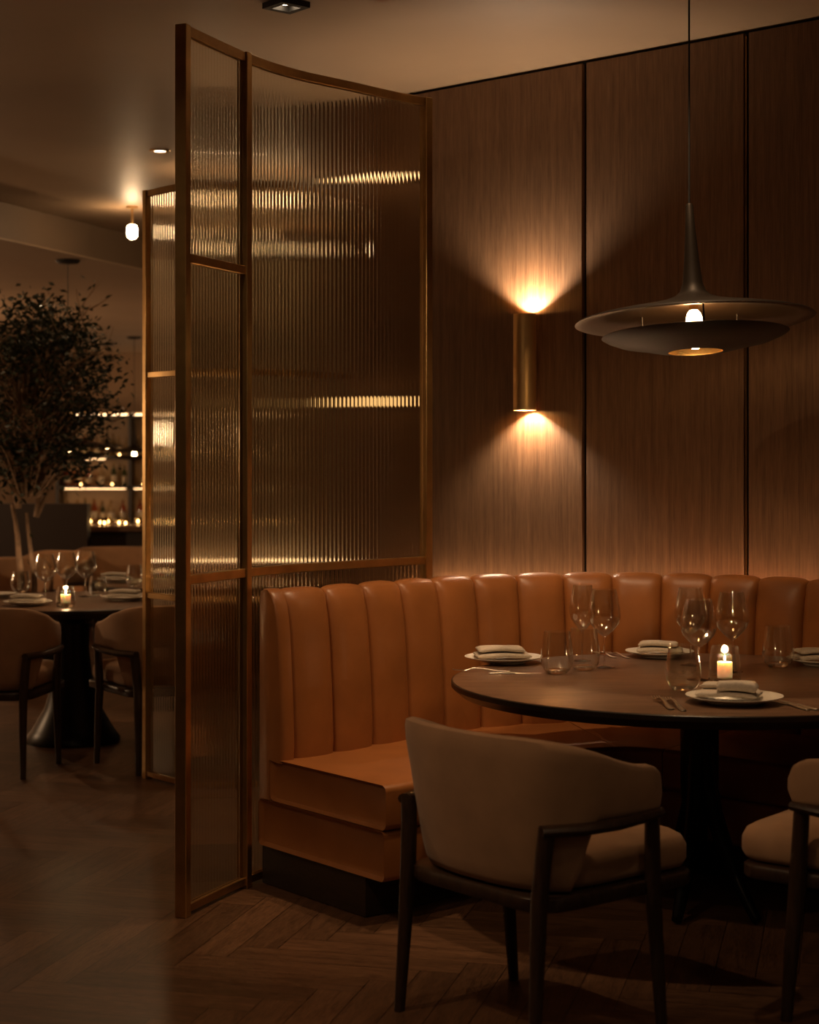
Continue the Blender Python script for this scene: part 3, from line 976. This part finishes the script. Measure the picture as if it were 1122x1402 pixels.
tumbler('stemless water glass left of the candle, by the two forks', tw(936,945))
tumbler('stemless water glass standing alone at the right of the large table', tw(1066,913))
votive('tapered glass votive holder on the large table', 'lit ivory candle in the votive holder of the large table', tw(993,935), power=1.1)
fork('outer of the two forks left of the front plate', tw(909,965), R(4), 1.12)
fork('inner of the two forks left of the front plate', tw(925,967), R(4), 1.12)
knife('inner of the two knives right of the front plate', tw(1081,966), R(16), 1.05)
knife('outer of the two knives right of the front plate', tw(1093,966), R(16), 1.05)
fork('fork lying sideways in front of the leftmost plate', tw(660,920), R(88), 0.95)
knife('knife lying sideways in front of the leftmost plate, by the water glass', tw(705,922.5), R(-88), 0.8)
fork('left of the two forks by the back plate', (0.75,6.72,0.7503), R(20), 0.85)
fork('right of the two forks by the back plate', (0.80,6.70,0.7503), R(20), 0.85)

# ------------------------------------------------------------------ far tables
T1 = (-1.80, 9.37); T1R = 0.66
round_table('dining_table', 'round dark table set for dinner at left, beyond the glass partition', T1[0], T1[1], T1R, None)
T2 = (-1.42, 10.72); T2R = 0.50
round_table('dining_table', 'smaller round table behind the candlelit far table, half behind the glass screen', T2[0], T2[1], T2R, None)
def fplate(px, py, lab, r=0.13, nap=True, rz=0):
    q = tw(px, py)
    plate(lab, q, r)
    if nap: napkin('folded napkin on the '+lab, (q[0],q[1],0.7692), rz, 0.18, 0.11)
fplate(38, 829, 'plate left of the far candle, front of the far table', 0.125, True, R(5))
fplate(172, 822, 'plate right of the far candle, on the far table', 0.13, True, R(-5))
fplate(-6, 818, 'plate cut by the left edge of the frame, far table', 0.11, False)
fplate(158, 797, 'plate on the smaller table behind, beside a glass', 0.11, True, R(4))
wine_glass('leftmost of three wine glasses around the far candle', tw(62,823), 0.25, 0.060)
wine_glass('middle of three wine glasses, rising behind the far candle', tw(91,819), 0.25, 0.060)
wine_glass('rightmost of three wine glasses around the far candle', tw(117,817), 0.25, 0.060)
tumbler('stemless water glass at the left of the far table', tw(28,811), 0.12, 0.055)
tumbler('stemless water glass between the far table plates, by the right wine glass', tw(134,816), 0.11, 0.05)
tumbler('stemless water glass on the smaller table behind, beside the screen', tw(184,803), 0.13, 0.05)
votive('glass votive holder on the far table at left', 'lit candle in the votive holder on the far table at left', tw(90,831), 0.105, 0.050, 0.7)
votive('glass votive holder on the smaller table behind the glass screen', 'lit candle on the smaller table behind the glass screen', tw(268,800), 0.105, 0.050, 0.7)

# more seats in the background
for (px, s, rz, lab) in ((158,174,-170,'brown chair far back under the bar, right of the wine glasses'),
                         (58,182,150,'brown chair far back behind the three wine glasses'),
                         (8,196,-160,'brown chair far back at left edge, behind the tree trunk')):
    x, y = S(px, s)
    chair(lab, (x, y, 0), R(rz))

# ------------------------------------------------------------------ tree
def tree():
    x, y = S(34, 205)
    t = thing('indoor_tree', 'slender leafy indoor tree with a pale forked trunk at left', 'tree', (x, y, 0))
    MB().lathe([(0,0.0),(0.20,0.0),(0.25,0.60),(0.235,0.60),(0.225,0.55),(0,0.55)], 36).build('planter', m_pot, t)
    MB().lathe([(0,0.551),(0.222,0.551),(0.2,0.57),(0,0.58)], 24).build('soil', m_soil, t)
    rnd = random.Random(11)
    mb = MB()
    tips = []
    def branch(p, d, L, r, depth):
        pts = [p]; q = Vector(p); dd = Vector(d).normalized()
        n = 6
        for i in range(n):
            dd = (dd + Vector((rnd.uniform(-1,1),rnd.uniform(-1,1),rnd.uniform(-0.25,0.6)))*0.12).normalized()
            q = q + dd*(L/n); pts.append(tuple(q))
            if depth >= 1 and i >= 1: tips.append((Vector(q), dd.copy(), depth))
        mb.tube(pts, [r*(1-0.55*i/n) for i in range(n+1)], 7)
        if depth < 3:
            for k in range(4 if depth == 0 else 4):
                f = rnd.uniform(0.35, 1.0)
                b = Vector(pts[int(f*n)])
                a = rnd.uniform(0, 2*PI)
                nd = (dd*0.75 + Vector((math.cos(a),math.sin(a),rnd.uniform(-0.15,0.5)))*0.85)
                branch(tuple(b), nd, L*rnd.uniform(0.50,0.68), r*0.50, depth+1)
    branch((-0.02,0,0.55), (-0.03,0,1), 0.66, 0.028, 3)
    branch((0.05,0.03,0.55), (0.03,0,1), 0.60, 0.024, 3)
    branch((-0.045,0,1.18), (-0.35,0.05,1), 0.75, 0.020, 0)
    branch((-0.04,0,1.18), (0.20,-0.2,1), 0.85, 0.019, 0)
    branch((0.07,0.03,1.12), (0.55,0.1,1), 0.75, 0.019, 0)
    branch((0.07,0.03,1.12), (0.08,0.1,1), 0.95, 0.019, 0)
    # leafy clusters on long twigs fill the crown
    clus = []
    for k in range(130):
        while True:
            v = Vector((rnd.uniform(-1,1),rnd.uniform(-1,1),rnd.uniform(-1,1)))
            if 0.25 < v.length < 1: break
        w = 1.0 if v.z < 0.2 else 1.0-0.45*(v.z-0.2)
        c = Vector((0.08+v.x*0.56*w, v.y*0.46*w, 1.95+v.z*0.70))
        clus.append(c)
        root = Vector((0.02+0.1*v.x, 0.05*v.y, max(1.25, c.z-0.45)))
        mid = (root+c)/2 + Vector((0,0,0.06))
        mb.tube([tuple(root), tuple(mid), tuple(c)], [0.008,0.005,0.002], 5)
    mb.build('trunk', m_bark, t)
    lf = MB()
    def leaf(p, L):
        a, b = rnd.uniform(0,2*PI), rnd.uniform(-0.9,0.7)
        d = Vector((math.cos(a)*math.cos(b), math.sin(a)*math.cos(b), math.sin(b)))
        w = d.cross(Vector((rnd.uniform(-1,1),rnd.uniform(-1,1),rnd.uniform(-0.5,1)))).normalized()
        nrm = d.cross(w)
        lf.add([p, p+d*L*0.45+w*L*0.22-nrm*L*0.06, p+d*L, p+d*L*0.45-w*L*0.22-nrm*L*0.06, p+d*L*0.5], [(0,1,4),(1,2,4),(2,3,4),(3,0,4)])
    cen = Vector((0.10,0,1.98))
    pts = [q for q, d, dep in tips if dep >= 1]
    for c in clus:
        for k in range(44):
            q = c + Vector((rnd.gauss(0,0.075),rnd.gauss(0,0.07),rnd.gauss(0,0.055)))
            leaf(q, rnd.uniform(0.035,0.07))
    for k in range(900):
        q = rnd.choice(pts) + Vector((rnd.gauss(0,0.05),rnd.gauss(0,0.05),rnd.gauss(0,0.05)))
        if abs(q.x) < 0.75 and abs(q.y) < 0.55 and q.z < 2.72: leaf(q, rnd.uniform(0.035,0.06))
    lf.build('foliage', m_leaf, t, smooth=False)
    return x, y
tx, ty = tree()
light('tree_uplight', 'SPOT', (tx+0.10, ty-0.17, 0.60), 4.5, WARM, 0.02, (tx, ty, 1.3), 80, 0.8)

# ------------------------------------------------------------------ bare lamp and far pendants
x, y = S(181, 200)
t = thing('pendant_lamp', 'lit opal capsule lamp hung close under the ceiling, left of the screen', 'lamp', (x, y, CEIL))
MB().lathe([(0,-0.001),(0.040,-0.001),(0.040,-0.010),(0.01,-0.016),(0,-0.016)], 28).build('canopy', m_brass_dark, t)
MB().tube([(0,0,-0.015),(0,0,-0.125)], 0.007, 10).build('stem', m_brass_dark, t)
MB().lathe([(0,-0.225),(0.02,-0.220),(0.033,-0.205),(0.036,-0.18),(0.036,-0.155),(0.030,-0.135),(0.015,-0.126),(0,-0.125)], 28).build('globe', e_globe, t)
# the same lamps continue behind the reeded glass
for k, (px, s, zoff, lab) in enumerate(((290,229,0,'lit opal capsule lamp seen through the narrow reeded pane'),
                                        (400,185,0.0,'lit opal capsule lamp seen through the wide curved reeded pane'))):
    x, y = S(px, s)
    r2 = dup(t, (x, y, CEIL), 0, lab)
    if zoff:
        for ch in r2.children:
            if ch.name.startswith('globe'): ch.location.z -= zoff
            if ch.name.startswith('stem'): ch.scale.z = (0.125+zoff-0.015)/0.11; ch.location.z += 0.015*(ch.scale.z-1)
x, y = S(93, 184.5)
dish_pendant('dark dish pendant far back, half hidden by the tree crown', (x, y, 1.60), LOW-1.60, 0.9, True)
x, y = S(147, 107.6)
dish_pendant('dark dish pendant before the bar shelves, between tree and screen', (x, y, 1.68), LOW-1.68, 0.55, True)
x, y = S(184, 113.8)
dish_pendant('dark dish pendant with glowing bulb before the bar, beside the screen post', (x, y, 1.60), LOW-1.60, 0.85, True)

# ------------------------------------------------------------------ bar
struct(MB().box((-3.32, 15.35, 0.56), (1.02, 0.16, 1.12)).build('wall_low', simple('dark_low_wall',(0.035,0.017,0.009),0.5)))
bar = thing('bar_counter', 'long dark bar counter before the backlit bottle shelves', 'bar counter', (-1.75, 16.0, 0))
MB().box((0,0,0.43), (2.6,0.55,0.86)).build('front_panel', m_plinth, bar)
MB().box((0,-0.02,0.885), (2.7,0.66,0.05)).build('counter_top', m_table, bar, bevel=0.006)
SX0, SX1, SY = -4.75, -0.85, 23.75
SW = SX1-SX0
unit = thing('back_bar', 'backlit wooden bar shelving full of bottles along the back wall', 'bar shelf', ((SX0+SX1)/2, SY, 0))
MB().box((0,0.23,1.40), (SW,0.04,1.50)).build('back_panel', m_barback, unit)
MB().box((0,0,0.325), (SW,0.50,0.65)).build('cabinet', m_plinth, unit)
shelf_z = [1.135, 1.535, 2.09]
for z in shelf_z:
    shelf = MB().box((0,0.04,z), (SW,0.34,0.03)).build('shelf', m_plinth, unit)
    for k in range(4 if z < 2 else 0):
        w = SW/4
        MB().box((-SW/2+w*(k+0.5),-0.10,z-0.021), ((w-0.10)*(0.98 if z < 1.3 else 0.35),0.03,0.012)).build('light_strip', e_led, shelf)
MB().box((0,0.18,2.12), (SW-0.1,0.06,0.02)).build('light_strip', emit('added_bar_top_glow',(1.0,0.60,0.30),6.0), unit)  # strip added to brighten the far ceiling
for k in range(5):
    MB().box((-SW/2+SW*k/4,0.04,1.40), (0.04,0.34,1.50)).build('upright', m_plinth, unit)
def bottle(kind, h, r, m, label, group):
    t = thing('bottle', label, 'bottle', (0,0,0), 0, group)
    if kind == 0:   # wine shaped
        prof = [(0,0.0),(r,0.0),(r,h*0.58),(r*0.85,h*0.68),(r*0.38,h*0.78),(r*0.36,h*0.92),(0,h*0.92)]
    else:           # spirit shaped
        prof = [(0,0.0),(r,0.0),(r,h*0.66),(r*0.7,h*0.74),(r*0.34,h*0.78),(r*0.34,h*0.92),(0,h*0.92)]
    MB().lathe(prof, 14).build('body', m, t, angle=50)
    MB().lathe([(0,h*0.90),(r*0.42,h*0.90),(r*0.42,h),(0,h)], 12).build('stopper', m_capm, t)
    MB().lathe([(r*1.01,h*0.16),(r*1.02,h*0.17),(r*1.02,h*0.46),(r*1.01,h*0.47)], 14).build('label', m_label, t)
    return t
rnd = random.Random(5)
shelf_names = ['lowest', 'middle', 'top']
base_z = [0.65, 1.15, 1.55]
first = {}
for lv in range(3):
    xx = SX0+0.12
    while xx < SX1-0.1:
        k = rnd.randrange(3)
        col = ('amber','green glass','clear')[k]
        key = (lv, k)
        hmax = 0.34
        lab = 'blurred %s bottle on the %s backlit bar shelf' % (col, shelf_names[lv])
        grp = '%s bottles on the %s bar shelf' % (col, shelf_names[lv])
        near_up = min(abs(xx-(SX0+SW*q/4)) for q in range(5)) < 0.075
        if not near_up:
            loc = (xx, SY-0.02+rnd.uniform(-0.03,0.03), base_z[lv]+0.0005)
            if key not in first:
                b = bottle(k % 2, (0.30,0.31,0.27)[k]*(1.0 if lv else 1.1), (0.042,0.036,0.045)[k], (m_amber,m_green,m_clearb)[k], lab, grp)
                b.location = loc; first[key] = b
            else:
                b = dup(first[key], loc, rnd.uniform(0,6), lab, grp)
                sc_ = rnd.uniform(0.85,1.05); b.scale = (sc_,sc_,sc_)
        xx += rnd.uniform(0.105,0.17)
# added glowing cups that stand in for reflections on the bar glassware
def glint_light(loc, label, group):
    t = thing('glint_cup', label, 'candle', loc, 0, group)
    MB().lathe([(0.030,0.0),(0.034,0.001),(0.036,0.07),(0.034,0.07),(0.032,0.005),(0,0.004),(0,0.0),(0.03,0.0)], 16).build('cup', m_clearb, t)
    MB().lathe([(0,0.010),(0.008,0.016),(0.010,0.024),(0.006,0.034),(0,0.040)], 10).build('flame', e_glint, t)  # glowing core that makes the glint
    return t
tl = None
spots = []
for px, py, s in ((101,684,105),(112,684,105),(121,689,105),(137,700,150*1.0),(146,700,150),(165,702,150),(178,712,150)):
    spots.append((px, s))
for i, px in enumerate((119,124,137,143,148,163,172,189,262,300,350,410)):
    x, y = S(px, 150.0 + (2.3, -2.2, 0.6, 1.8, -1.5, 1.2)[i % 6])
    loc = (x, y, 0.9105)
    if tl is None: tl = glint_light(loc, 'small glowing cup added as a glint on the bar counter', 'added glints on the bar counter')
    else: dup(tl, loc, 0)
for lv in range(3):
    for i in range(9):
        xx = SX0 + 0.22 + i*0.42 + 0.10*lv
        if min(abs(xx-(SX0+SW*q/4)) for q in range(5)) < 0.12: xx += 0.17
        dup(tl, (xx, SY-0.13, base_z[lv]+0.0005), 0, 'small glowing cup added as a glint on the %s backlit bar shelf' % shelf_names[lv], 'added glints on the %s bar shelf' % shelf_names[lv])
# pale lit wall behind the screens
pw = MB(); pw.box((-0.95, 12.6, 1.86), (1.5, 0.14, 2.14))
struct(pw.build('wall_screen', m_pale))
struct(MB().box((-0.95, 12.55, 0.39), (1.6, 0.34, 0.78)).build('trim_3', m_plinth, bevel=0.004))
tag(MB().box((-0.95, 12.44, 0.788), (1.4, 0.03, 0.014)).build('light_strip', emit('ledge_led_glow',(1.0,0.66,0.38),5.0)), 'warm light strip on the ledge behind both glass screens', 'light strip')
